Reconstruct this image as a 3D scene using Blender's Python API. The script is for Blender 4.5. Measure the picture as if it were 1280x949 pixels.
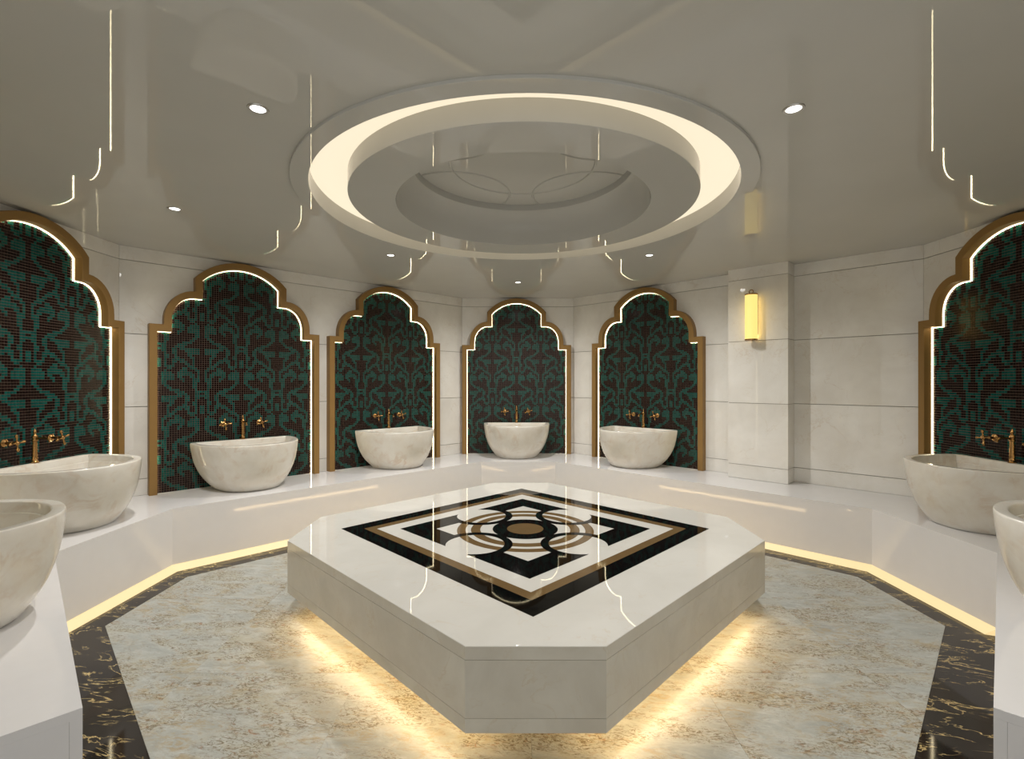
import bpy, bmesh, math, random
from mathutils import Vector, Matrix
random.seed(7)
C = bpy.context.scene.collection
S2 = math.sqrt(2.0)
PI = math.pi
for o in list(bpy.data.objects):
    bpy.data.objects.remove(o, do_unlink=True)

# ------------------------------------------------------------------ camera
CAM_Z = 1.49
cam = bpy.data.cameras.new('camera')
cam.sensor_width = 36.0
cam.lens = 612.0 / 1280.0 * 36.0
cam.shift_y = 3.5 / 1280.0
cam.clip_start = 0.02
co = bpy.data.objects.new('camera', cam)
co.location = (0, 0, CAM_Z)
co.rotation_euler = (PI / 2, 0, 0)
C.objects.link(co)
bpy.context.scene.camera = co

# ------------------------------------------------------------------ world, exposure
W = bpy.data.worlds.new('world')
bpy.context.scene.world = W
W.use_nodes = True
bg = W.node_tree.nodes['Background']
bg.inputs['Color'].default_value = (1.0, 0.985, 0.96, 1)
bg.inputs['Strength'].default_value = 0.6
vs = bpy.context.scene.view_settings
vs.view_transform = 'Standard'
vs.look = 'None'
vs.exposure = 0.6
vs.gamma = 1.0
vs.use_curve_mapping = False
DOWNLIGHT_W = 35.0
DOWNLIGHT_COL = (1.0, 0.975, 0.95)
LED_NICHE = 1.0
LED_NICHE_SIDE = 12.0
LED_BENCH = 0.56
LED_PLATFORM = 10.0
COVE = 0.60

# ------------------------------------------------------------------ node helpers
def new_mat(name):
    m = bpy.data.materials.new(name)
    m.use_nodes = True
    nt = m.node_tree
    return m, nt, nt.nodes, nt.links, nt.nodes['Principled BSDF']

def node(nt, kind, **kw):
    n = nt.nodes.new(kind)
    for k, v in kw.items():
        if k in n.inputs:
            n.inputs[k].default_value = v
        else:
            setattr(n, k, v)
    return n

def ramp(nt, fac, stops):
    r = nt.nodes.new('ShaderNodeValToRGB')
    el = r.color_ramp.elements
    while len(el) < len(stops):
        el.new(0.5)
    for e, (p, c) in zip(el, stops):
        e.position = p
        e.color = (c[0], c[1], c[2], 1) if isinstance(c, (tuple, list)) else (c, c, c, 1)
    nt.links.new(fac, r.inputs['Fac'])
    return r.outputs['Color']

def mix(nt, fac, a, b, mode='MIX'):
    m = nt.nodes.new('ShaderNodeMix')
    m.data_type = 'RGBA'
    m.blend_type = mode
    for s, v in ((m.inputs[0], fac), (m.inputs[6], a), (m.inputs[7], b)):
        if hasattr(v, 'is_linked'):
            nt.links.new(v, s)
        elif isinstance(v, (tuple, list)):
            s.default_value = (v[0], v[1], v[2], 1)
        else:
            s.default_value = v
    return m.outputs[2]

def coords(nt, scale=(1, 1, 1), rot=(0, 0, 0), world=False, rnd=6.0):
    mp = nt.nodes.new('ShaderNodeMapping')
    if world:
        g = nt.nodes.new('ShaderNodeNewGeometry')
        nt.links.new(g.outputs['Position'], mp.inputs['Vector'])
    else:
        t = nt.nodes.new('ShaderNodeTexCoord')
        oi = nt.nodes.new('ShaderNodeObjectInfo')
        mu = nt.nodes.new('ShaderNodeMath'); mu.operation = 'MULTIPLY'; mu.inputs[1].default_value = rnd
        nt.links.new(oi.outputs['Random'], mu.inputs[0])
        ad = nt.nodes.new('ShaderNodeVectorMath'); ad.operation = 'ADD'
        nt.links.new(t.outputs['Object'], ad.inputs[0])
        nt.links.new(mu.outputs[0], ad.inputs[1])
        nt.links.new(ad.outputs[0], mp.inputs['Vector'])
    mp.inputs['Scale'].default_value = scale
    mp.inputs['Rotation'].default_value = rot
    return mp.outputs['Vector']

def noise(nt, vec, scale, detail=4, rough=0.55, dist=0.0):
    n = nt.nodes.new('ShaderNodeTexNoise')
    n.inputs['Scale'].default_value = scale
    n.inputs['Detail'].default_value = detail
    n.inputs['Roughness'].default_value = rough
    n.inputs['Distortion'].default_value = dist
    nt.links.new(vec, n.inputs['Vector'])
    return n.outputs['Fac']

def mth(nt, op, a, b=None):
    m = nt.nodes.new('ShaderNodeMath'); m.operation = op
    for i, v in enumerate((a, b)):
        if v is None:
            continue
        if hasattr(v, 'is_linked'):
            nt.links.new(v, m.inputs[i])
        else:
            m.inputs[i].default_value = v
    return m.outputs[0]

def vein(nt, vec, scale, width, detail=6, dist=0.6):
    """thin lines where a noise field crosses its mean"""
    n = noise(nt, vec, scale, detail, 0.6, dist)
    d = mth(nt, 'ABSOLUTE', mth(nt, 'SUBTRACT', n, 0.5))
    return ramp(nt, d, [(0.0, 1.0), (width, 0.0)])

def marble(name, c0, c1, cv, scale=2.0, vs_=1.6, vw=0.03, va=0.4, rough=0.1, stretch=(1, 1, 1), spec=0.5):
    m, nt, N, L, b = new_mat(name)
    v = coords(nt, stretch)
    cloud = ramp(nt, noise(nt, v, scale, 5, 0.6, 0.4), [(0.3, c0), (0.7, c1)])
    vn = vein(nt, v, vs_, vw)
    patch = ramp(nt, noise(nt, v, vs_ * 1.3, 3), [(0.42, 0.0), (0.7, va)])
    f = mth(nt, 'MULTIPLY', vn, patch)
    col = mix(nt, f, cloud, cv)
    L.new(col, b.inputs['Base Color'])
    b.inputs['Roughness'].default_value = rough
    b.inputs['Specular IOR Level'].default_value = spec
    return m

def plain(name, col, rough=0.4, metal=0.0, bump=0.0, bscale=80.0, var=0.06, spec=0.5):
    m, nt, N, L, b = new_mat(name)
    v = coords(nt)
    n = noise(nt, v, bscale * 0.15, 3)
    c2 = tuple(x * (1 - var) for x in col)
    L.new(ramp(nt, n, [(0.3, c2), (0.7, col)]), b.inputs['Base Color'])
    b.inputs['Roughness'].default_value = rough
    b.inputs['Metallic'].default_value = metal
    b.inputs['Specular IOR Level'].default_value = spec
    if bump:
        bp = nt.nodes.new('ShaderNodeBump')
        bp.inputs['Strength'].default_value = bump
        bp.inputs['Distance'].default_value = 0.002
        L.new(noise(nt, v, bscale, 4), bp.inputs['Height'])
        L.new(bp.outputs[0], b.inputs['Normal'])
    return m

def emit(name, col, strength, base=(0.8, 0.78, 0.7)):
    m, nt, N, L, b = new_mat(name)
    b.inputs['Base Color'].default_value = (*base, 1)
    b.inputs['Emission Color'].default_value = (*col, 1)
    b.inputs['Emission Strength'].default_value = strength
    b.inputs['Roughness'].default_value = 0.5
    return m

M = {}
M['wall'] = marble('cream_wall_marble', (0.73, 0.70, 0.635), (0.86, 0.84, 0.785), (0.60, 0.50, 0.37), 2.2, 2.6, 0.012, 0.45, 0.02, spec=0.5)
M['joint'] = plain('joint_grey', (0.30, 0.27, 0.22), 0.8)  # even grey of the backing that shows between panels
M['bench'] = plain('white_quartz', (0.74, 0.73, 0.725), 0.07, var=0.02, spec=0.35)
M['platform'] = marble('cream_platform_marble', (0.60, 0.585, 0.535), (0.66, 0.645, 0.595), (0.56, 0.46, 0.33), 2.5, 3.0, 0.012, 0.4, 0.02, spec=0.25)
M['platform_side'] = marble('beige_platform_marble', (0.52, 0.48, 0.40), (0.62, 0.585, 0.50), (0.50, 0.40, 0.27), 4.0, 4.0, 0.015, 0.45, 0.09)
M['basin'] = marble('basin_marble', (0.68, 0.635, 0.55), (0.76, 0.735, 0.67), (0.52, 0.34, 0.20), 5.5, 4.5, 0.06, 0.42, 0.18)
M['ceiling'] = plain('stretched_satin_ceiling', (0.55, 0.54, 0.495), 0.015, var=0.04, bscale=12, spec=0.18)
M['bronze'] = plain('bronze_frame_metal', (0.30, 0.175, 0.057), 0.45, 0.2, 0.15, 60, spec=0.25)
M['faucet'] = plain('polished_brass', (0.42, 0.24, 0.09), 0.24, 1.0)
M['teal'] = None
M['black_inlay'] = plain('black_inlay_stone', (0.004, 0.004, 0.004), 0.03, var=0.3, spec=0.12)
M['bronze_inlay'] = plain('bronze_inlay_stone', (0.16, 0.10, 0.042), 0.06, var=0.12, spec=0.2)
M['led_niche'] = emit('niche_light_strip', (1.0, 0.86, 0.56), LED_NICHE)
M['led_side'] = emit('niche_light_strip_inner_face', (1.0, 0.84, 0.52), LED_NICHE_SIDE)
M['led_bench'] = emit('bench_light_strip', (1.0, 0.74, 0.36), LED_BENCH, (0.25, 0.22, 0.16))
M['led_platform'] = emit('platform_light_strip', (1.0, 0.70, 0.36), LED_PLATFORM)
M['cove'] = emit('cove_light_diffuser', (1.0, 0.85, 0.62), COVE, (0.3, 0.3, 0.3))
M['shade'] = emit('sconce_glass', (1.0, 0.72, 0.21), 0.75, (0.2, 0.16, 0.08))
M['sconce_glow_helper'] = emit('sconce_added_glow', (1.0, 0.62, 0.16), 6.0)  # added emitter that spreads the sconce's glow, not a part of the fitting
M['lens'] = emit('downlight_lens', (1.0, 0.97, 0.92), 3.0)
M['trim_metal'] = plain('satin_nickel', (0.55, 0.54, 0.52), 0.3, 1.0)
M['dark'] = plain('dark_recess', (0.03, 0.028, 0.025), 0.7)

def tile_mat(name, c0, c1, rough):
    m, nt, N, L, b = new_mat(name)
    t = nt.nodes.new('ShaderNodeTexCoord')
    sc = nt.nodes.new('ShaderNodeVectorMath'); sc.operation = 'SCALE'; sc.inputs['Scale'].default_value = 50.0
    fl = nt.nodes.new('ShaderNodeVectorMath'); fl.operation = 'FLOOR'
    wn = nt.nodes.new('ShaderNodeTexWhiteNoise')
    L.new(t.outputs['Object'], sc.inputs[0]); L.new(sc.outputs[0], fl.inputs[0]); L.new(fl.outputs[0], wn.inputs['Vector'])
    L.new(ramp(nt, wn.outputs['Value'], [(0, c0), (1, c1)]), b.inputs['Base Color'])
    b.inputs['Roughness'].default_value = rough
    b.inputs['Specular IOR Level'].default_value = 0.22
    return m
M['teal'] = tile_mat('teal_glass_tile', (0.003, 0.054, 0.045), (0.007, 0.088, 0.072), 0.16)
M['brown'] = tile_mat('dark_brown_glass_tile', (0.008, 0.004, 0.0035), (0.016, 0.007, 0.006), 0.16)
M['grout'] = plain('mosaic_grout', (0.15, 0.10, 0.07), 0.8)

def floor_marble():
    m, nt, N, L, b = new_mat('grey_green_floor_marble')
    v = coords(nt, (1, 1, 1), (0, 0, 0.12), rnd=1.5)
    st = nt.nodes.new('ShaderNodeMapping'); st.inputs['Scale'].default_value = (1.0, 2.4, 1); st.inputs['Rotation'].default_value = (0, 0, 0.2)
    L.new(v, st.inputs['Vector'])
    s = st.outputs['Vector']
    base = ramp(nt, noise(nt, s, 2.6, 6, 0.65, 0.5), [(0.32, (0.31, 0.335, 0.325)), (0.5, (0.40, 0.42, 0.395)), (0.62, (0.40, 0.395, 0.325)), (0.75, (0.39, 0.415, 0.40))])
    wh = ramp(nt, noise(nt, s, 8.0, 8, 0.72, 1.0), [(0.48, 0.0), (0.62, 0.6)])
    c = mix(nt, wh, base, (0.49, 0.515, 0.495))
    zone = ramp(nt, noise(nt, s, 1.5, 4, 0.6, 0.8), [(0.43, 0.0), (0.58, 0.8)])
    och = ramp(nt, noise(nt, s, 9.0, 8, 0.8, 1.5), [(0.48, 0.0), (0.58, 0.8)])
    c = mix(nt, mth(nt, 'MULTIPLY', zone, och), c, (0.36, 0.27, 0.13))
    fine = ramp(nt, noise(nt, s, 34.0, 8, 0.8, 1.0), [(0.54, 0.0), (0.68, 0.5)])
    c = mix(nt, fine, c, (0.34, 0.32, 0.24))
    zone2 = ramp(nt, noise(nt, s, 2.6, 6, 0.65, 1.0), [(0.44, 0.08), (0.58, 1.0)])
    dk = ramp(nt, noise(nt, s, 20.0, 8, 0.8, 2.5), [(0.50, 0.0), (0.55, 0.95)])
    c = mix(nt, mth(nt, 'MULTIPLY', dk, zone2), c, (0.15, 0.115, 0.06))
    ru = ramp(nt, noise(nt, s, 11.0, 8, 0.8, 2.0), [(0.57, 0.0), (0.62, 0.85)])
    c = mix(nt, mth(nt, 'MULTIPLY', ru, zone2), c, (0.28, 0.13, 0.05))
    L.new(c, b.inputs['Base Color'])
    b.inputs['Roughness'].default_value = 0.35
    b.inputs['Specular IOR Level'].default_value = 0.35
    return m
M['floor'] = floor_marble()

def black_marble():
    m, nt, N, L, b = new_mat('black_gold_vein_marble')
    v = coords(nt, (1, 1, 1), (0, 0, 0.2), rnd=5.0)
    st = nt.nodes.new('ShaderNodeMapping'); st.inputs['Scale'].default_value = (1.0, 3.0, 1)
    L.new(v, st.inputs['Vector'])
    s = st.outputs['Vector']
    ve = vein(nt, s, 3.2, 0.018, 8, 1.4)
    mask = ramp(nt, noise(nt, s, 4.0, 3), [(0.45, 0.0), (0.56, 1.0)])
    f = mth(nt, 'MULTIPLY', ve, mask)
    base = ramp(nt, noise(nt, v, 3.0, 4), [(0.3, (0.012, 0.010, 0.009)), (0.7, (0.028, 0.023, 0.02))])
    L.new(mix(nt, f, base, (0.62, 0.48, 0.22)), b.inputs['Base Color'])
    b.inputs['Roughness'].default_value = 0.06
    b.inputs['Specular IOR Level'].default_value = 0.35
    return m
M['black_marble'] = black_marble()

# ------------------------------------------------------------------ mesh helpers
def mesh_obj(name, bm, mat, parent=None, smooth=False):
    me = bpy.data.meshes.new(name)
    bmesh.ops.recalc_face_normals(bm, faces=bm.faces)
    if smooth:
        for f in bm.faces:
            f.smooth = True
    bm.to_mesh(me); bm.free()
    for mm in (mat if isinstance(mat, (list, tuple)) else [mat]):
        me.materials.append(mm)
    if smooth:
        try:
            me.set_sharp_from_angle(angle=math.radians(38))
        except Exception:
            pass
    o = bpy.data.objects.new(name, me)
    C.objects.link(o)
    if parent:
        o.parent = parent
    return o

def tag(o, label=None, cat=None, group=None, kind=None):
    for k, v in (('label', label), ('category', cat), ('group', group), ('kind', kind)):
        if v:
            o[k] = v
    return o

def empty(name, loc=(0, 0, 0), rz=0.0, label=None, cat=None, group=None, kind=None):
    o = bpy.data.objects.new(name, None)
    o.empty_display_size = 0.1
    C.objects.link(o)
    o.location = loc
    o.rotation_euler = (0, 0, rz)
    return tag(o, label, cat, group, kind)

def copy_tree(o, parent=None):
    c = o.copy()
    C.objects.link(c)
    if parent:
        c.parent = parent
    for ch in o.children:
        copy_tree(ch, c)
    return c

def prism(bm, pts, z0, z1, bevel=0.0):
    """vertical prism over a plan polygon (may be concave)"""
    lo = [bm.verts.new((x, y, z0)) for x, y in pts]
    n = len(pts)
    if bevel:
        up = [bm.verts.new((x, y, z1 - bevel)) for x, y in pts]
    else:
        up = [bm.verts.new((x, y, z1)) for x, y in pts]
    bm.faces.new(lo[::-1]); 
    for i in range(n):
        bm.faces.new((lo[i], lo[(i + 1) % n], up[(i + 1) % n], up[i]))
    if bevel:
        cx = sum(p[0] for p in pts) / n; cy = sum(p[1] for p in pts) / n
        ins = inset(pts, bevel)
        top = [bm.verts.new((x, y, z1)) for x, y in ins]
        for i in range(n):
            bm.faces.new((up[i], up[(i + 1) % n], top[(i + 1) % n], top[i]))
        bm.faces.new(top)
    else:
        bm.faces.new(up)

def inset(pts, d):
    """inward mitred offset of a polygon"""
    n = len(pts)
    area = sum(pts[i][0] * pts[(i + 1) % n][1] - pts[(i + 1) % n][0] * pts[i][1] for i in range(n))
    sgn = 1 if area > 0 else -1
    out = []
    for i in range(n):
        a = Vector(pts[i - 1]); b = Vector(pts[i]); c = Vector(pts[(i + 1) % n])
        d1 = (b - a).normalized(); d2 = (c - b).normalized()
        n1 = Vector((-d1.y, d1.x)) * sgn; n2 = Vector((-d2.y, d2.x)) * sgn
        k = n1 + n2
        k = k / max(0.2, k.dot(n1)) if k.length > 1e-6 else n1
        out.append((b.x + k.x * d, b.y + k.y * d))
    return out

def box(bm, x0, x1, y0, y1, z0, z1):
    prism(bm, [(x0, y0), (x1, y0), (x1, y1), (x0, y1)], z0, z1)

def lathe(bm, prof, seg=24, cx=0, cy=0, cap=True, axis='Z', off=(0, 0, 0)):
    rings = []
    for r, z in prof:
        ring = []
        for i in range(seg):
            a = 2 * PI * i / seg
            p = (r * math.cos(a), r * math.sin(a), z)
            if axis == 'Y':
                p = (p[0], p[2], p[1])
            elif axis == 'X':
                p = (p[2], p[0], p[1])
            ring.append(bm.verts.new((p[0] + cx + off[0], p[1] + cy + off[1], p[2] + off[2])))
        rings.append(ring)
    for a, b in zip(rings, rings[1:]):
        for i in range(seg):
            bm.faces.new((a[i], a[(i + 1) % seg], b[(i + 1) % seg], b[i]))
    if cap:
        bm.faces.new(rings[0][::-1]); bm.faces.new(rings[-1])
    return rings

def tube(bm, path, rad, seg=10, closed=False):
    pts = [Vector(p) for p in path]
    n = len(pts)
    rings = []
    for i, p in enumerate(pts):
        if closed:
            t = (pts[(i + 1) % n] - pts[i - 1]).normalized()
        else:
            t = (pts[min(i + 1, n - 1)] - pts[max(i - 1, 0)]).normalized()
        ref = Vector((0, 0, 1)) if abs(t.z) < 0.9 else Vector((1, 0, 0))
        a = t.cross(ref).normalized(); b = t.cross(a).normalized()
        r = rad[i] if isinstance(rad, (list, tuple)) else rad
        rings.append([bm.verts.new(p + (a * math.cos(2 * PI * k / seg) + b * math.sin(2 * PI * k / seg)) * r) for k in range(seg)])
    m = n if closed else n - 1
    for i in range(m):
        A, B = rings[i], rings[(i + 1) % n]
        for k in range(seg):
            bm.faces.new((A[k], A[(k + 1) % seg], B[(k + 1) % seg], B[k]))
    if not closed:
        bm.faces.new(rings[0][::-1]); bm.faces.new(rings[-1])

def arc_pts(cx, cy, r, a0, a1, n):
    return [(cx + r * math.cos(a0 + (a1 - a0) * i / n), cy + r * math.sin(a0 + (a1 - a0) * i / n)) for i in range(n + 1)]

# ------------------------------------------------------------------ plan of the room
CX, CY = 0.08, 3.37
CEIL = CAM_Z + 1.185
BENCH = CAM_Z - 1.0
FAR_Y, FOLD_X, SIDE_X, SIDE_Y, WSUM = 3.53, 0.785, 3.466, 0.85, 4.316
def P(x, y):
    return (CX + x, CY + y)

# plan polygon of anything that runs parallel to the room sides
def ring_poly(sx, fy, sm, near_end):
    """left near end, left near, left far, far left, far right, right far, right near, right near end"""
    e = near_end
    pts = [(-(sm - e), -e), (-sx, -(sm - sx)), (-sx, sm - sx), (-(sm - fy), fy)]
    return pts + [(-x, y) for x, y in pts[::-1]]

# ---------------------------------------------------- walls
JOINTS = [CAM_Z - 0.855, CAM_Z - 0.215, CAM_Z + 0.425, CAM_Z + 1.065]
COURSES = [(BENCH - 0.0, JOINTS[0]), (JOINTS[0], JOINTS[1]), (JOINTS[1], JOINTS[2]), (JOINTS[2], JOINTS[3]), (JOINTS[3], CEIL)]
wall_pts = ring_poly(SIDE_X, FAR_Y, WSUM, 2.62)
WN = ['wall_near_left', 'wall_left', 'wall_far_left', 'wall_far', 'wall_far_right', 'wall_right', 'wall_near_right']
walls = {}
GAP = 0.005
def build_wall(name, a, b, splits=()):
    """a -> b clockwise seen from above; origin at a, local x to the right as seen from inside, local y into the wall"""
    a = Vector(a); b = Vector(b)
    d = b - a
    Lw = d.length
    rz = math.atan2(d.y, d.x)
    t = 0.014
    bm = bmesh.new()
    box(bm, -0.03, Lw + 0.03, t, 0.12, 0.0, CEIL + 0.05)
    w = mesh_obj(name, bm, M['joint'])
    w.location = (a.x, a.y, 0); w.rotation_euler = (0, 0, rz)
    tag(w, kind='structure')
    xs = [0.0] + list(splits) + [Lw]
    for z0, z1 in COURSES:
        for x0, x1 in zip(xs, xs[1:]):
            bm = bmesh.new()
            g = GAP / 2
            ya = 0.0
            e = 0.0015
            X0, X1 = (x0 + g if x0 > 0 else x0), (x1 - g if x1 < Lw else x1)
            Z0, Z1 = (z0 + g if z0 > BENCH else z0), (z1 - g if z1 < CEIL - 0.01 else z1)
            f = [bm.verts.new(p) for p in ((X0 + e, ya, Z0 + e), (X1 - e, ya, Z0 + e), (X1 - e, ya, Z1 - e), (X0 + e, ya, Z1 - e))]
            k = [bm.verts.new(p) for p in ((X0, ya + e, Z0), (X1, ya + e, Z0), (X1, ya + e, Z1), (X0, ya + e, Z1))]
            r = [bm.verts.new(p) for p in ((X0, t, Z0), (X1, t, Z0), (X1, t, Z1), (X0, t, Z1))]
            bm.faces.new(f); bm.faces.new(r[::-1])
            for A, B in ((f, k), (k, r)):
                for i in range(4):
                    bm.faces.new((A[i], A[(i + 1) % 4], B[(i + 1) % 4], B[i]))
            mesh_obj('wall_panel', bm, M['wall'], w)
    walls[name] = w
    return w
for i, nm in enumerate(WN):
    a, b = P(*wall_pts[i]), P(*wall_pts[i + 1])
    build_wall(nm, a, b)

# ---------------------------------------------------- pillar on the far right wall
def wall_point(name, s, out=0.0):
    w = walls[name]
    rz = w.rotation_euler.z
    x = w.location.x + s * math.cos(rz) + out * math.sin(rz)
    y = w.location.y + s * math.sin(rz) - out * math.cos(rz)
    return x, y, rz
px, py, prz = wall_point('wall_far_right', 2.216)
pil = empty('trim_1', (px, py, 0), prz, kind='structure')
PW, PD = 0.575, 0.2
bm = bmesh.new(); box(bm, 0.006, PW - 0.006, -PD + 0.006, 0.0, 0.0, CEIL)
mesh_obj('pillar_core', bm, M['joint'], pil)
for z0, z1 in COURSES:
    bm = bmesh.new()
    g = GAP / 2
    pts = [(0, 0), (0, -PD), (PW, -PD), (PW, 0)]
    prism(bm, pts, z0 + g, z1 - (g if z1 < CEIL - 0.01 else 0))
    mesh_obj('pillar_block', bm, M['wall'], pil)

# ---------------------------------------------------- floor
bm = bmesh.new()
box(bm, -4.4, 4.6, -1.0, 7.4, -0.12, -0.012)
floor = tag(mesh_obj('floor', bm, M['dark']), kind='structure')
LSX, LSUM = 2.567, 2.945
oct_l = [(-(LSUM - LSX), -LSX), (-LSX, -(LSUM - LSX)), (-LSX, LSUM - LSX), (-(LSUM - LSX), LSX),
         (LSUM - LSX, LSX), (LSX, LSUM - LSX), (LSX, -(LSUM - LSX)), (LSUM - LSX, -LSX)]
def clip(poly, nx, ny, c):
    """keep nx*x+ny*y <= c"""
    out = []
    n = len(poly)
    for i in range(n):
        a, b = poly[i], poly[(i + 1) % n]
        da, db = nx * a[0] + ny * a[1] - c, nx * b[0] + ny * b[1] - c
        if da <= 0:
            out.append(a)
        if da * db < 0:
            t = da / (da - db)
            out.append((a[0] + (b[0] - a[0]) * t, a[1] + (b[1] - a[1]) * t))
    return out
SL = 0.86
for ix in range(-3, 3):
    for iy in range(-3, 3):
        poly = oct_l[::-1]
        x0, y0 = ix * SL + 0.0, iy * SL
        poly = clip(poly, 1, 0, x0 + SL); 
        if poly: poly = clip(poly, -1, 0, -x0)
        if poly: poly = clip(poly, 0, 1, y0 + SL)
        if poly: poly = clip(poly, 0, -1, -y0)
        if len(poly) < 3:
            continue
        poly = [P(*p) for p in inset(poly, 0.0004)]
        bm = bmesh.new(); prism(bm, poly, -0.012, 0.0)
        mesh_obj('floor_slab', bm, M['floor'], floor)
# black border: split each side into slabs
def strip(p, q, pi, qi, n):
    for k in range(n):
        t0, t1 = k / n, (k + 1) / n
        l = lambda a, b, t: (a[0] + (b[0] - a[0]) * t, a[1] + (b[1] - a[1]) * t)
        yield [l(p, q, t0), l(p, q, t1), l(pi, qi, t1), l(pi, qi, t0)]
BSX, BSUM = 2.93, 3.45
oct_b = [(-(BSUM - BSX), -BSX), (-BSX, -(BSUM - BSX)), (-BSX, BSUM - BSX), (-(BSUM - BSX), BSX),
         (BSUM - BSX, BSX), (BSX, BSUM - BSX), (BSX, -(BSUM - BSX)), (BSUM - BSX, -BSX)]
for i in range(8):
    j = (i + 1) % 8
    n = 3 if i % 2 == 0 else 1
    for q in strip(oct_l[i], oct_l[j], oct_b[i], oct_b[j], n):
        bm = bmesh.new(); prism(bm, [P(*p) for p in inset(q, 0.0004)], -0.012, 0.0)
        mesh_obj('border_slab', bm, M['black_marble'], floor)
# plain slabs of the passage behind the camera and under the near end of the room
for k in range(4):
    bm = bmesh.new()
    box(bm, -2.2 + k * 1.15, -2.2 + (k + 1) * 1.15 - 0.001, -1.0, CY - BSX - 0.001, -0.012, 0.0)
    mesh_obj('floor_slab', bm, M['floor'], floor)

# ---------------------------------------------------- ceiling
CRX, CRY = 0.072, 3.325
def circle_xy(r, n=128):
    return [(CRX + r * math.cos(2 * PI * i / n), CRY + r * math.sin(2 * PI * i / n)) for i in range(n)]
def annulus(bm, r0, r1, z, n=128):
    A = [bm.verts.new((x, y, z)) for x, y in circle_xy(r0, n)]
    B = [bm.verts.new((x, y, z)) for x, y in circle_xy(r1, n)]
    for i in range(n):
        bm.faces.new((A[i], A[(i + 1) % n], B[(i + 1) % n], B[i]))
def shell(bm, prof, n=128):
    rs = [[bm.verts.new((CRX + r * math.cos(2 * PI * i / n), CRY + r * math.sin(2 * PI * i / n), z)) for i in range(n)] for r, z in prof]
    for A, B in zip(rs, rs[1:]):
        for i in range(n):
            bm.faces.new((A[i], A[(i + 1) % n], B[(i + 1) % n], B[i]))
R_RING, R_SLOT, R_DRUM, R_DOME, R_ROOF = 1.443, 1.345, 1.128, 0.84, 0.735
ZD = CEIL - 0.015
bm = bmesh.new()
outer = [bm.verts.new((x, y, CEIL)) for x, y in ((-4.4, -1.0), (4.6, -1.0), (4.6, 7.4), (-4.4, 7.4))]
inner = [bm.verts.new((x, y, CEIL)) for x, y in circle_xy(R_SLOT + 0.004)]
eds = [bm.edges.new((outer[i], outer[(i + 1) % 4])) for i in range(4)] + [bm.edges.new((inner[i], inner[(i + 1) % 128])) for i in range(128)]
bmesh.ops.triangle_fill(bm, use_beauty=True, edges=eds)
ce = [f for f in bm.faces if (Vector((f.calc_center_median().x - CRX, f.calc_center_median().y - CRY)).length < R_SLOT)]
bmesh.ops.delete(bm, geom=ce, context='FACES')
bmesh.ops.solidify(bm, geom=bm.faces[:], thickness=-0.1)
ceiling = tag(mesh_obj('ceiling', bm, M['ceiling']), kind='structure')
zs = [v.co.z for v in ceiling.data.vertices]
if min(zs) < CEIL - 0.01:
    for v in ceiling.data.vertices:
        v.co.z += CEIL - min(zs)
bm = bmesh.new(); shell(bm, [(R_RING, CEIL), (R_RING, ZD + 0.002), (R_RING - 0.002, ZD), (R_SLOT, ZD), (R_SLOT, CEIL + 0.1)])
mesh_obj('ceiling_ring', bm, M['ceiling'], ceiling, True)
bm = bmesh.new(); annulus(bm, R_DRUM - 0.05, R_SLOT + 0.03, CEIL + 0.095)
mesh_obj('cove_light', bm, M['cove'], ceiling)
prof = [(R_DRUM, CEIL + 0.098), (R_DRUM, ZD + 0.002), (R_DRUM - 0.002, ZD), (R_DOME, ZD)]
bm = bmesh.new(); shell(bm, prof)
mesh_obj('ceiling_drum', bm, M['ceiling'], ceiling, True)
ZT = CAM_Z + 1.47
bm = bmesh.new(); shell(bm, [(R_DOME, ZD), (0.832, ZD + 0.09), (0.822, ZD + 0.14), (0.805, ZD + 0.18), (0.782, ZD + 0.215), (0.755, ZD + 0.24), (0.739, ZD + 0.255), (0.739, ZT + 0.03)])
mesh_obj('dome_wall', bm, M['ceiling'], ceiling, True)
bm = bmesh.new(); shell(bm, [(0.733, ZT + 0.02), (0.733, ZT + 0.002), (0.731, ZT), (0.001, ZT)])
mesh_obj('dome_roof', bm, M['ceiling'], ceiling, True)
def dome_arc(cx, cy, r, inside):
    a = [(cx + r * math.cos(2 * PI * i / 120), cy + r * math.sin(2 * PI * i / 120)) for i in range(120)]
    if not inside:
        return a, True
    k = [math.hypot(*p) < 0.722 for p in a]
    st = next(i for i in range(120) if k[i] and not k[i - 1])
    out = []
    for q in range(120):
        if not k[(st + q) % 120]:
            break
        out.append(a[(st + q) % 120])
    return out, False
for (ax, ay, r, ins) in [(0, 0, 0.49, False)] + [(sx * 0.5, sy * 0.5, 0.41, True) for sx in (-1, 1) for sy in (-1, 1)]:
    pts, cl = dome_arc(ax, ay, r, ins)
    bm = bmesh.new(); tube(bm, [(CRX + x, CRY + y, ZT) for x, y in pts], 0.009, 6, cl)
    mesh_obj('dome_moulding', bm, M['ceiling'], ceiling, True)

# ---------------------------------------------------- bench
def bench_poly(d, near=1.865):
    pts = ring_poly(2.765 + d, 2.8 + d, 3.265 + d * S2, near + d / S2)
    return pts
bench = empty('bench', (CX, CY, 0), 0, 'long white built-in stone bench running along the walls under all the basins', 'bench')
b0 = bench_poly(0.0); bw = bench_poly(0.0)
wall_in = ring_poly(SIDE_X - 0.001, FAR_Y - 0.001, WSUM - 0.001 * S2, 0)
e0 = b0[0]
kk = (WSUM - 3.265) / 2 - 0.001
wall_in[0] = (e0[0] - kk, e0[1] - kk)
wall_in[-1] = (-wall_in[0][0], wall_in[0][1])
bm = bmesh.new()
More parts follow.
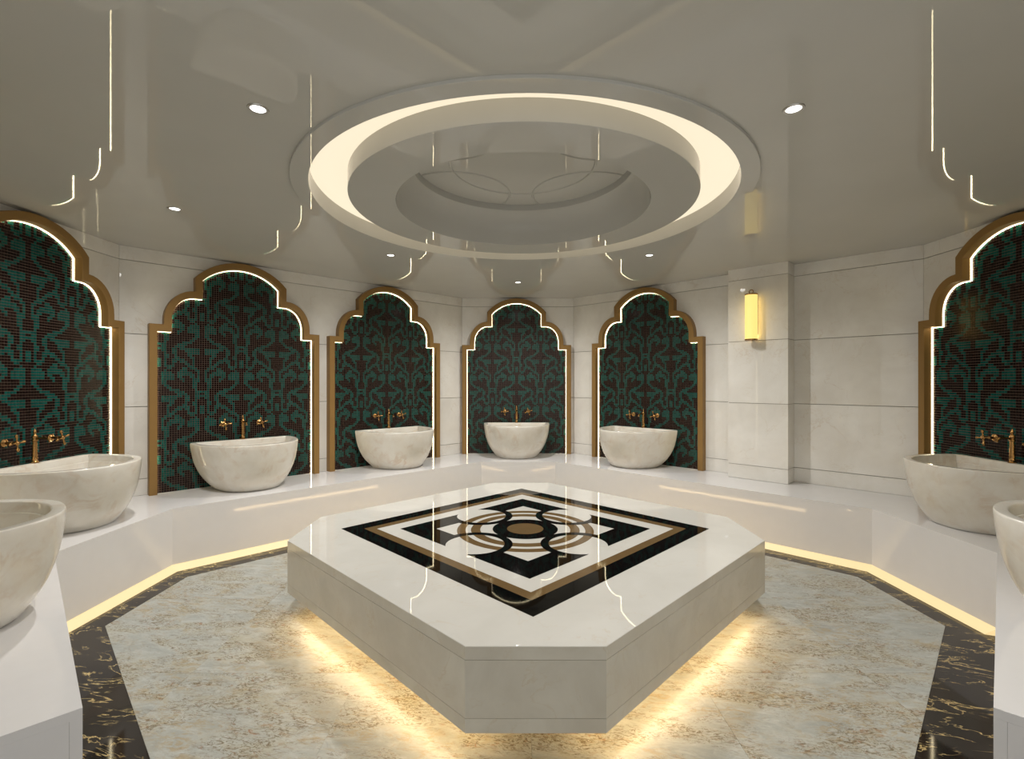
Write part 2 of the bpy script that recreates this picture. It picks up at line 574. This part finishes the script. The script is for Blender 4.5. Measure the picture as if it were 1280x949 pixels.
# top slab as a chain of quads, welded, with a real thickness
ti = [bm.verts.new((x, y, BENCH)) for x, y in b0]; to = [bm.verts.new((x, y, BENCH)) for x, y in wall_in]
bi = [bm.verts.new((x, y, BENCH - 0.03)) for x, y in b0]; bo = [bm.verts.new((x, y, BENCH - 0.03)) for x, y in wall_in]
n = len(b0)
for i in range(n - 1):
    bm.faces.new((ti[i], ti[i + 1], to[i + 1], to[i])); bm.faces.new((bi[i], bo[i], bo[i + 1], bi[i + 1]))
    bm.faces.new((ti[i], bi[i], bi[i + 1], ti[i + 1])); bm.faces.new((to[i], to[i + 1], bo[i + 1], bo[i]))
for i in (0, n - 1):
    bm.faces.new((ti[i], to[i], bo[i], bi[i]))
mesh_obj('bench_top', bm, M['bench'], bench)
BB = CAM_Z - 1.443
b1 = bench_poly(0.03)
kick0 = bench_poly(0.03); kick1 = bench_poly(0.055); sk0 = bench_poly(0.028); sk1 = bench_poly(-0.052)
for i in range(n - 1):
    near = i in (0, n - 2)
    sk1 = bench_poly(0.022) if near else bench_poly(-0.052)
    e_in = bench_poly(0.010) if near else b0
    bm = bmesh.new(); prism(bm, [b0[i], b0[i + 1], b1[i + 1], b1[i]], BB, BENCH - 0.0302)
    mesh_obj('front_panel', bm, M['bench'], bench)
    bm = bmesh.new(); prism(bm, [kick0[i], kick0[i + 1], kick1[i + 1], kick1[i]], 0.0, BB - 0.0005)
    mesh_obj('kick_board', bm, M['bench'], bench)
    bm = bmesh.new()                                 # sloping light profile at the foot of the bench
    e = [[bm.verts.new((*p, z)) for p, z in ((kp[i], 0.0005), (fp[i], 0.0005), (fp[i], 0.004), (e_in[i], BB - 0.003), (kp[i], BB - 0.003))] for kp, fp in ((sk0, sk1),)]
    e.append([bm.verts.new((*p, z)) for p, z in ((sk0[i + 1], 0.0005), (sk1[i + 1], 0.0005), (sk1[i + 1], 0.004), (e_in[i + 1], BB - 0.003), (sk0[i + 1], BB - 0.003))])
    for q in range(5):
        bm.faces.new((e[0][q], e[0][(q + 1) % 5], e[1][(q + 1) % 5], e[1][q]))
    bm.faces.new(e[0]); bm.faces.new(e[1][::-1])
    mesh_obj('light_strip', bm, M['led_bench'], bench)
for i, sgn in ((0, 1), (n - 1, -1)):
    p, q = Vector(b0[i]), Vector(wall_in[i])
    p = p + (q - p).normalized() * 0.0305
    d = Vector((0.707 * (-1 if i == 0 else 1), 0.707)) * 0.03
    bm = bmesh.new(); prism(bm, [tuple(p), tuple(q), tuple(q + d), tuple(p + d)], 0.0, BENCH - 0.0302)
    mesh_obj('end_panel', bm, M['bench'], bench)

# ---------------------------------------------------- platform
def oct_plan(h, c):
    return [(-c, -h), (c, -h), (h, -c), (h, c), (c, h), (-c, h), (-h, c), (-h, -c)]
PLX, PLY = 0.09, 3.365
plat = empty('heated_platform', (PLX, PLY, 0), 0, 'octagonal cream marble platform in the middle of the floor with inlaid black and bronze pattern', 'platform')
OP = oct_plan(1.51, 0.268)
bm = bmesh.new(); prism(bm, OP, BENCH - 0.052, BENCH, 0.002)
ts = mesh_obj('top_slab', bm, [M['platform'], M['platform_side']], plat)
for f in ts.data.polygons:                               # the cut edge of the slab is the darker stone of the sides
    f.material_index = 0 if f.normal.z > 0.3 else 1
core = inset(OP, 0.02)
bm = bmesh.new(); prism(bm, core, 0.161, BENCH - 0.0525)
mesh_obj('platform_core', bm, M['joint'], plat)
oi = inset(OP, 0.0197)
for i in range(8):
    j = (i + 1) % 8
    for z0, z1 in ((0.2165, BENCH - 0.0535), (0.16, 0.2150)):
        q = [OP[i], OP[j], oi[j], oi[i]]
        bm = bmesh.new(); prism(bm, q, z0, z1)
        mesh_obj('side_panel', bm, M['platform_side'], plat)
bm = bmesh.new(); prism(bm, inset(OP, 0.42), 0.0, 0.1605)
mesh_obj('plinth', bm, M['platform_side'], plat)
u0 = inset(OP, 0.085); u1 = inset(OP, 0.108)
for i in (1, 3, 5, 7):
    j = (i + 1) % 8
    bm = bmesh.new(); prism(bm, [u0[i], u0[j], u1[j], u1[i]], 0.115, 0.1605)
    mesh_obj('light_strip', bm, M['led_platform'], plat)
# inlay
ZI = BENCH
MX, MY = 0.0, -0.022
def inlay(name, pts, mat, h, hole=None):
    bm = bmesh.new()
    if hole is None:
        prism(bm, [(x + MX, y + MY) for x, y in pts], ZI - 0.002, ZI + h)
    else:
        n = len(pts)
        A = [[bm.verts.new((x + MX, y + MY, z)) for x, y in loop] for loop in (pts, hole) for z in (ZI - 0.002, ZI + h)]
        for a, b in ((A[0], A[1]), (A[1], A[3]), (A[3], A[2])):
            for i in range(n):
                bm.faces.new((a[i], a[(i + 1) % n], b[(i + 1) % n], b[i]))
    return mesh_obj(name, bm, mat, plat)
dm = lambda r: [(0, -r), (r, 0), (0, r), (-r, 0)]
inlay('black_border', dm(1.256), M['black_inlay'], 0.0010, dm(1.10))
inlay('bronze_border', dm(1.0995), M['bronze_inlay'], 0.0010, dm(1.013))
cir = lambda r, n=96: [(r * math.cos(2 * PI * i / n), r * math.sin(2 * PI * i / n)) for i in range(n)]
inlay('bronze_ring', cir(0.463), M['bronze_inlay'], 0.0008, cir(0.406))
inlay('bronze_ring', cir(0.369), M['bronze_inlay'], 0.0008, cir(0.306))
inlay('black_disc', cir(0.222), M['black_inlay'], 0.0010)
inlay('bronze_disc', cir(0.124), M['bronze_inlay'], 0.0014)
LC, LR0, LR1, CO, CI = 0.318, 0.182, 0.232, 0.852, 0.608
def chevron():
    # pointing to -Y; right half then mirrored.  circle at (LC,-LC); direction of the arm is (1,1)/sqrt2
    def at(sumv, r):
        w = (sumv - 2 * LC) / S2                    # distance outward along the diagonal
        c = math.sqrt(r * r - w * w)                # half chord towards the tip
        return LC + w / S2 - c / S2, -LC - w / S2 - c / S2
    po, pi_ = at(CO, LR0), at(CI, LR0)
    a0 = math.atan2(po[1] + LC, po[0] - LC); a1 = math.atan2(pi_[1] + LC, pi_[0] - LC)
    if a1 - a0 > PI: a1 -= 2 * PI
    if a0 - a1 > PI: a1 += 2 * PI
    half = [(0, -CO)] + arc_pts(LC, -LC, LR0, a0, a1, 10) + [(0, -CI)]
    return half + [(-x, y) for x, y in half[-2:0:-1]]
def rot4(pts, k):
    for _ in range(k):
        pts = [(-y, x) for x, y in pts]
    return pts
def lobe():
    # ring segment around (LC,-LC) on the side facing the centre
    mid = math.radians(135)
    w = math.acos((CI + 0.05 - 2 * LC) / S2 / -LR1 * -1) if False else math.radians(97)
    a = arc_pts(LC, -LC, LR1, mid - w, mid + w, 32); b = arc_pts(LC, -LC, LR0, mid - w, mid + w, 32)
    return a + b[::-1]
for k in range(4):
    inlay('black_chevron', rot4(chevron(), k), M['black_inlay'], 0.0011)
    inlay('black_lobe', rot4(lobe(), k), M['black_inlay'], 0.0013)

# ---------------------------------------------------- arched mosaic panels
def arch(o, n1=10, n2=18):
    """left-bottom to right-bottom outline, offset inward by o (x, height above bench)"""
    x1, h1, cxa, cya, rx, ry = 0.76, 1.52, 0.41, 1.56, 0.243, 0.285
    R, yc = 0.532, 1.638
    L = [(-(x1 - o), 0.0), (-(x1 - o), h1 - o), (-(cxa + rx - o), h1 - o), (-(cxa + rx - o), cya)]
    for i in range(1, n1 + 1):
        a = (PI / 2) * i / n1 * 0.985
        L.append((-(cxa + (rx - o) * math.cos(a)), cya + (ry - o) * math.sin(a)))
    L.append((-(cxa - o - 0.0005), cya + ry - o + 0.0005))
    ya = yc + math.sqrt((R - o) ** 2 - (cxa - o) ** 2)
    a0 = math.atan2(ya - yc, -(cxa - o))
    for i in range(n2 // 2 + 1):
        a = a0 + (PI / 2 - a0) * i / (n2 // 2)
        L.append(((R - o) * math.cos(a), yc + (R - o) * math.sin(a)))
    return L + [(-x, y) for x, y in L[-2::-1]]
def sweep(bm, prof, close):
    loops = []
    for o, y in prof:
        loops.append([bm.verts.new((x, y, h)) for x, h in arch(o)])
    m = len(loops)
    for k in range(m if close else m - 1):
        A, B = loops[k], loops[(k + 1) % m]
        for i in range(len(A) - 1):
            bm.faces.new((A[i], A[i + 1], B[i + 1], B[i]))
    if close:
        bm.faces.new([l[0] for l in loops]); bm.faces.new([l[-1] for l in loops][::-1])
# damask pattern in tile units: half period 17 wide, 44 high, glide symmetric
HW, HH = 17.0, 44.0
strokes = [
    ([(11.3, 8.75), (9.6, 6.25), (6.55, 3.75), (3.5, 1.7), (1.4, -0.4), (1.4, -2.9), (2.6, -5.0), (3.3, -7.1)], 0.8),
    ([(3.3, -4.4), (4.0, -2.1), (5.7, -0.4), (7.6, 1.0), (9.3, -0.4), (8.9, -2.9), (7.4, -4.3)], 0.85),
    ([(7.2, 0.0), (7.9, -0.6)], 1.8),
    ([(1.9, 8.9), (2.4, 9.8)], 1.35),
    ([(3.4, 9.8), (6.0, 10.0)], 1.5),
    ([(6.0, 10.4), (8.2, 10.8)], 0.9),
    ([(5.5, 8.6), (4.4, 6.9), (3.4, 5.2), (3.2, 3.5)], 0.7),
    ([(4.5, 18.8), (4.5, 19.6)], 1.1),
    ([(4.6, 20.4), (3.4, 21.4), (2.2, 21.6), (1.6, 19.6), (1.8, 17.3)], 1.0),
    ([(1.8, 17.3), (3.1, 15.0), (5.7, 13.3), (8.7, 12.4), (10.9, 10.6), (11.3, 8.75)], 0.8),
    ([(11.1, 5.2), (11.3, 3.2), (12.6, 1.8), (14.2, 2.6), (14.5, 5.2), (13.7, 7.2)], 0.75),
    ([(12.5, 2.2), (13.0, 2.2)], 1.1),
    ([(16.5, 5.4), (16.5, 2.9)], 0.85),
    ([(15.6, 12.9), (15.6, 10.8), (16.9, 9.8)], 0.5),
    ([(16.6, 12.6), (16.6, 12.2)], 0.55),
    ([(14.6, 14.8), (14.4, 11.8), (15.1, 9.3), (14.2, 7.2)], 0.6),
]
allst = []
for pts, r in strokes:
    for dy in (-44, 0, 44):
        a = [(x, y + dy) for x, y in pts]
        g = [(17 - x, y + 22 + dy) for x, y in pts]
        for s in (a, g):
            allst.append((s, r)); allst.append(([(-x, y) for x, y in s], r)); allst.append(([(34 - x, y) for x, y in s], r))
def seg_d(p, a, b):
    vx, vy = b[0] - a[0], b[1] - a[1]
    wx, wy = p[0] - a[0], p[1] - a[1]
    l = vx * vx + vy * vy
    t = max(0, min(1, (wx * vx + wy * vy) / l)) if l else 0
    return math.hypot(wx - t * vx, wy - t * vy)
damask = {}
for i in range(17):
    for j in range(44):
        p = (i + 0.5, j + 0.5)
        damask[i, j] = any(seg_d(p, s[k], s[k + 1]) < r * 0.96 for s, r in allst for k in range(len(s) - 1))
def is_teal(u, v):
    """u tile column from the axis (>=0), v row above bench"""
    q = u % 34
    if q >= 17:
        q = 33 - q
    return damask[q, (v - 33) % 44]
PITCH, TG = 0.02, 0.0011
def inside(poly, x, y):
    c = False
    n = len(poly)
    for i in range(n):
        a, b = poly[i], poly[(i + 1) % n]
        if (a[1] > y) != (b[1] > y) and x < (b[0] - a[0]) * (y - a[1]) / (b[1] - a[1]) + a[0]:
            c = not c
    return c
def mosaic_mesh():
    lim = arch(0.048)
    V, F, MI = [], [], []
    for v in range(0, 108):
        for u in range(-36, 36):
            x, z = (u + 0.5) * PITCH, (v + 0.5) * PITCH
            if not inside(lim, x, z):
                continue
            teal = is_teal(u if u >= 0 else -u - 1, v)
            k = len(V)
            h = PITCH / 2 - TG
            b_ = 0.0011
            V += [(x - h, -0.005, z - h), (x + h, -0.005, z - h), (x + h, -0.005, z + h), (x - h, -0.005, z + h)]
            V += [(x - h + b_, -0.0078, z - h + b_), (x + h - b_, -0.0078, z - h + b_), (x + h - b_, -0.0078, z + h - b_), (x - h + b_, -0.0078, z + h - b_)]
            F += [(k + 4, k + 5, k + 6, k + 7), (k, k + 1, k + 5, k + 4), (k + 1, k + 2, k + 6, k + 5), (k + 2, k + 3, k + 7, k + 6), (k + 3, k, k + 4, k + 7)]
            MI += [0 if teal else 1] * 5
    me = bpy.data.meshes.new('mosaic_tiles')
    me.from_pydata(V, [], F)
    me.materials.append(M['teal']); me.materials.append(M['brown'])
    me.polygons.foreach_set('material_index', MI)
    me.update()
    return me
def make_niche():
    t = empty('mosaic_arch')
    bm = bmesh.new()
    sweep(bm, [(0, -0.001), (0, -0.078), (0.003, -0.081), (0.057, -0.081), (0.060, -0.078), (0.060, -0.001)], True)
    mesh_obj('frame', bm, M['bronze'], t, True)
    bm = bmesh.new()
    sweep(bm, [(0.0602, -0.0085), (0.0602, -0.019), (0.0662, -0.019), (0.0662, -0.0085)], True)
    ls = mesh_obj('light_strip', bm, [M['led_niche'], M['led_side']], t)
    nn = len(arch(0.0)) - 1
    for f in ls.data.polygons:                       # the face turned towards the mosaic shines brightest
        if 2 * nn <= f.index < 3 * nn:
            f.material_index = 1
    bm = bmesh.new()
    lim = arch(0.03)
    f = bm.faces.new([bm.verts.new((x, -0.005, z)) for x, z in lim])
    r = bmesh.ops.extrude_face_region(bm, geom=[f])
    for e in r['geom']:
        if isinstance(e, bmesh.types.BMVert):
            e.co.y = -0.001
    g = mesh_obj('grout_bed', bm, M['grout'], t)
    mo = bpy.data.objects.new('mosaic_tiles', mosaic_mesh())
    C.objects.link(mo)
    mo.parent = t
    mo['kind'] = 'stuff'
    return t
# ---------------------------------------------------- basin
BD, BWD, BC, BH = 0.66, 0.455, 0.30, 0.435
def basin_plan(s, ins=0.0, flat=0.0):
    """plan outline; back at y=0 (wall side), front to -BD; scaled by s about (0,-BC), inset by ins"""
    pts = []
    n = 40
    rc = 0.05                                     # small radius of the back corners
    w, d = BWD, BD
    raw = []
    for i in range(n + 1):
        a = PI * i / n
        ex = 2.0 / 2.25
        x = w * math.copysign(abs(math.cos(a)) ** ex, math.cos(a)); y = -rc - (d - rc) * abs(math.sin(a)) ** ex
        raw.append((x, y))
    cl = arc_pts(-w + rc, -rc, rc, PI, PI / 2, 5)[1:]
    cr = arc_pts(w - rc, -rc, rc, PI / 2, 0, 5)[:-1]
    bk = [(-w + rc + (2 * w - 2 * rc) * i / 14, 0.0) for i in range(1, 14)]
    raw = raw + cl + bk + cr
    raw = [(x * s, (y + BC) * s - BC) for x, y in raw]
    if ins:
        raw = inset(raw, ins)
    return raw
def make_basin():
    bm = bmesh.new()
    prof = [(0.565, 0.0), (0.60, 0.004), (0.635, 0.018), (0.70, 0.050), (0.775, 0.092), (0.84, 0.140), (0.895, 0.195), (0.94, 0.255), (0.97, 0.320), (0.99, 0.385), (0.998, 0.425), (0.994, 0.433), (0.985, 0.436)]
    loops = []
    for s, z in prof:
        loops.append([bm.verts.new((x, y, z)) for x, y in basin_plan(s)])
    inner = [(0.982, 0.038, 0.436), (0.982, 0.043, 0.433), (0.982, 0.046, 0.428), (0.980, 0.052, 0.385), (0.980, 0.058, 0.383), (0.94, 0.06, 0.31), (0.87, 0.06, 0.235), (0.77, 0.06, 0.165), (0.64, 0.06, 0.12), (0.45, 0.05, 0.10), (0.2, 0.02, 0.095)]
    for s, i, z in inner:
        loops.append([bm.verts.new((x, y, z)) for x, y in basin_plan(s, i)])
    m = len(loops[0])
    for A, B in zip(loops, loops[1:]):
        for i in range(m):
            bm.faces.new((A[i], A[(i + 1) % m], B[(i + 1) % m], B[i]))
    bm.faces.new(loops[0][::-1]); bm.faces.new(loops[-1])
    t = empty('wash_basin')
    mesh_obj('bowl', bm, M['basin'], t, True)
    bm = bmesh.new()
    lathe(bm, [(0.001, 0.0955), (0.026, 0.0955), (0.03, 0.098), (0.026, 0.101), (0.018, 0.099), (0.001, 0.099)], 20, 0, -BC)
    mesh_obj('drain', bm, M['faucet'], t, True)
    return t
# ---------------------------------------------------- faucet: a column on the basin's back edge and two cross handles on the wall
def make_faucet():
    t = empty('faucet')
    bm = bmesh.new()
    z0 = BH + 0.0025
    yc = -0.052
    lathe(bm, [(0.024, z0), (0.025, z0 + .006), (0.019, z0 + .010), (0.016, z0 + .016), (0.019, z0 + .022), (0.0165, z0 + .028), (0.0155, z0 + .05), (0.0135, z0 + .13), (0.0130, z0 + .15), (0.018, z0 + .154), (0.019, z0 + .160), (0.014, z0 + .166), (0.017, z0 + .174), (0.016, z0 + .188), (0.010, z0 + .196)], 18, 0, yc)
    col = mesh_obj('spout_column', bm, M['faucet'], t, True)
    bm = bmesh.new()
    lathe(bm, [(0.010, z0 + .196), (0.006, z0 + .202), (0.010, z0 + .210), (0.010, z0 + .218), (0.005, z0 + .226), (0.004, z0 + .234), (0.0015, z0 + .238)], 14, 0, yc)
    mesh_obj('finial', bm, M['faucet'], col, True)
    bm = bmesh.new()
    zn = z0 + 0.168
    tube(bm, [(0, yc - .012, zn), (0, yc - .04, zn + .006), (0, yc - .075, zn + .006), (0, yc - .10, zn - .002), (0, yc - .112, zn - .022)], [.0085, .0075, .008, .0095, .011], 10)
    mesh_obj('nozzle', bm, M['faucet'], col, True)
    for sx in (-1, 1):
        x = sx * 0.165
        zc = 0.595
        rot = math.radians(6 if sx < 0 else 18)
        bm = bmesh.new()
        off = (x, 0, zc)
        prof = [(0.026, -0.009), (0.026, -0.013), (0.020, -0.017), (0.010, -0.022), (0.008, -0.06), (0.011, -0.066), (0.008, -0.072), (0.008, -0.084), (0.014, -0.088), (0.016, -0.095), (0.013, -0.104), (0.006, -0.109), (0.001, -0.110)]
        lathe(bm, [(r, y) for r, y in prof], 16, axis='Y', off=off)
        h = mesh_obj('cross_handle', bm, M['faucet'], t, True)
        for k in range(4):
            a = rot + k * PI / 2
            bm = bmesh.new()
            d = Vector((math.cos(a), 0, math.sin(a)))
            b = Vector((x, -0.096, zc))
            rr = [.006, .0055, .005, .0065, .0085, .0095, .0085, .004]
            ll = [.008, .018, .028, .034, .040, .046, .052, .057]
            tube(bm, [tuple(b + d * l) for l in ll], rr, 10)
            mesh_obj('handle_arm', bm, M['faucet'], h, True)
    return t

CS = 0.03
stations = [
    # wall, distance along, niche place words
    ('wall_far', 0.77, 'on the short far wall facing the camera', 'in front of the middle arch on the far wall'),
    ('wall_far_left', 3.79 - 1.196, 'just left of the far wall, second arch from the far wall corner going left', ''),
    ('wall_far_left', 3.79 - 2.832, '', ''),
    ('wall_left', 0.90, '', ''),
    ('wall_near_left', 1.36, '', ''),
    ('wall_far_right', 1.13, '', ''),
    ('wall_right', 0.80, '', ''),
    ('wall_near_right', 1.17, '', ''),
]
n_lab = [
    'green mosaic arch in a bronze frame, facing the camera straight on at the far end',
    'green mosaic arch in a bronze frame, first one left of the far end arch',
    'green mosaic arch in a bronze frame, second one left of the far end arch',
    'large green mosaic arch at the left edge of the picture, cut off by the frame',
    'green mosaic arch beside the camera on the left, behind the nearest left basin',
    'green mosaic arch in a bronze frame, between the far end arch and the pillar',
    'large green mosaic arch at the right edge, past the pillar and plain wall',
    'green mosaic arch beside the camera on the right, behind the nearest right basin',
]
b_lab = [
    'smallest-looking cream marble basin, at the far end facing the camera',
    'cream marble basin on the bench, first one left of the far end basin',
    'cream marble basin on the bench, second one left of the far end basin',
    'big cream marble basin at the left edge, in front of the large left arch',
    'nearest cream marble basin at the bottom left, cut off by the picture edge',
    'cream marble basin right of the far end basin, left of the pillar',
    'big cream marble basin at the right edge, in front of the large right arch',
    'nearest cream marble basin at the far right edge, only a sliver showing',
]
f_lab = [
    'brass column faucet with two cross handles above the far end basin',
    'brass column faucet with cross handles above the first basin left of the far end',
    'brass column faucet with cross handles above the second basin left of the far end',
    'brass column faucet with cross handles on the large left arch at the picture edge',
    'brass column faucet with cross handles behind the nearest basin at bottom left',
    'brass column faucet with cross handles above the basin just left of the pillar',
    'brass column faucet with cross handles on the large right arch at the picture edge',
    'brass column faucet with cross handles behind the nearest basin at the right edge',
]
pn, pb, pf = make_niche(), make_basin(), make_faucet()
for i, (wn, s, _, _) in enumerate(stations):
    N_ = pn if i == 0 else copy_tree(pn)
    B_ = pb if i == 0 else copy_tree(pb)
    F_ = pf if i == 0 else copy_tree(pf)
    x, y, rz = wall_point(wn, s)
    N_.location = (x, y, BENCH); N_.rotation_euler = (0, 0, rz)
    F_.location = (x, y, BENCH); F_.rotation_euler = (0, 0, rz)
    xb, yb, _ = wall_point(wn, s, CS + (0.065 if 'near' in wn else 0.0))
    B_.location = (xb, yb, BENCH); B_.rotation_euler = (0, 0, rz)
    tag(N_, n_lab[i], 'wall panel', 'mosaic arches around the room')
    tag(B_, b_lab[i], 'basin', 'marble basins on the bench')
    tag(F_, f_lab[i], 'faucet', 'brass faucets above the basins')

# ---------------------------------------------------- sconce on the pillar
def make_sconce():
    t = empty('wall_sconce', label='glowing yellow glass cylinder wall light with brass caps on the pillar', cat='lamp')
    R, H = 0.058, 0.455
    bm = bmesh.new()
    box(bm, -0.03, 0.03, -0.012, 0.0, 0.06, H - 0.02)
    mesh_obj('back_plate', bm, M['faucet'], t)
    bm = bmesh.new()
    box(bm, -0.022, 0.022, -0.024, -0.0125, 0.03, H - 0.03)
    mesh_obj('added_glow', bm, M['sconce_glow_helper'], t)  # added glowing block hidden behind the shade, to cast a glow on the wall
    bm = bmesh.new()
    lathe(bm, [(R, 0.012), (R, H)], 28, 0, -0.085)
    mesh_obj('shade', bm, M['shade'], t, True)
    bm = bmesh.new()
    lathe(bm, [(R - .004, -0.004), (R + .003, 0.0), (R + .003, 0.012), (R - .002, 0.0125)], 28, 0, -0.085)
    box(bm, -0.012, 0.012, -0.06, -0.001, 0.0, 0.01)
    mesh_obj('bottom_cap', bm, M['faucet'], t, True)
    bm = bmesh.new()
    lathe(bm, [(R - .002, H), (R + .003, H + .002), (R + .003, H + .012), (R - .02, H + .018), (0.012, H + .02)], 28, 0, -0.085)
    box(bm, -0.012, 0.012, -0.06, -0.001, H + .002, H + .012)
    cap = mesh_obj('top_cap', bm, M['faucet'], t, True)
    bm = bmesh.new()
    tube(bm, [(0.02 * math.cos(a), -0.085, H + 0.036 + 0.018 * math.sin(a)) for a in [2 * PI * k / 16 for k in range(16)]], 0.005, 8, True)
    mesh_obj('finial_loop', bm, M['faucet'], cap, True)
    return t
sc = make_sconce()
w = pil
sx_ = 0.575 * 0.455
X = px + sx_ * math.cos(prz) + PD * math.sin(prz); Y = py + sx_ * math.sin(prz) - PD * math.cos(prz)
sc.location = (X, Y, CAM_Z + 0.425); sc.rotation_euler = (0, 0, prz)

# ---------------------------------------------------- downlights
def make_downlight():
    t = empty('downlight')
    bm = bmesh.new()
    lathe(bm, [(0.030, 0.0), (0.0325, -0.004), (0.042, -0.004), (0.044, -0.001), (0.044, 0.0)], 28, cap=False)
    mesh_obj('trim_ring', bm, M['trim_metal'], t, True)
    bm = bmesh.new()
    lathe(bm, [(0.001, -0.0022), (0.030, -0.0022), (0.030, -0.0005), (0.001, -0.0005)], 24, cap=False)
    mesh_obj('lens', bm, M['lens'], t, True)
    return t
spots = [
    (-1.18, -1.25, 'round recessed downlight in the ceiling left of the glowing ring, nearest one on the left', True),
    (1.14, -1.25, 'round recessed downlight in the ceiling right of the glowing ring', True),
    (-2.38, -0.03, 'small recessed downlight in the ceiling above the left bench between the two left arches', True),
    (-1.21, 1.19, 'small recessed downlight beyond the glowing ring, above the first arch left of the far end', True),
    (1.20, 1.19, 'small recessed downlight beyond the glowing ring, near the arch left of the pillar', True),
    (-0.01, 2.43, 'tiny recessed downlight close to the far end arch', True),
]
pd = make_downlight()
for i, (dx, dy, lab, vis) in enumerate(spots):
    d = pd if i == 0 else copy_tree(pd)
    d.location = (CX + dx, CY + dy, CEIL)
    tag(d, lab, 'ceiling light', 'recessed downlights')
    l = bpy.data.lights.new('downlight_lamp', 'SPOT')
    l.energy = DOWNLIGHT_W
    l.color = DOWNLIGHT_COL
    l.spot_size = math.radians(165)
    l.spot_blend = 1.0
    l.shadow_soft_size = 0.028
    lo = bpy.data.objects.new('downlight_lamp', l)
    C.objects.link(lo)
    lo.parent = d
    lo.location = (0, 0, -0.012)
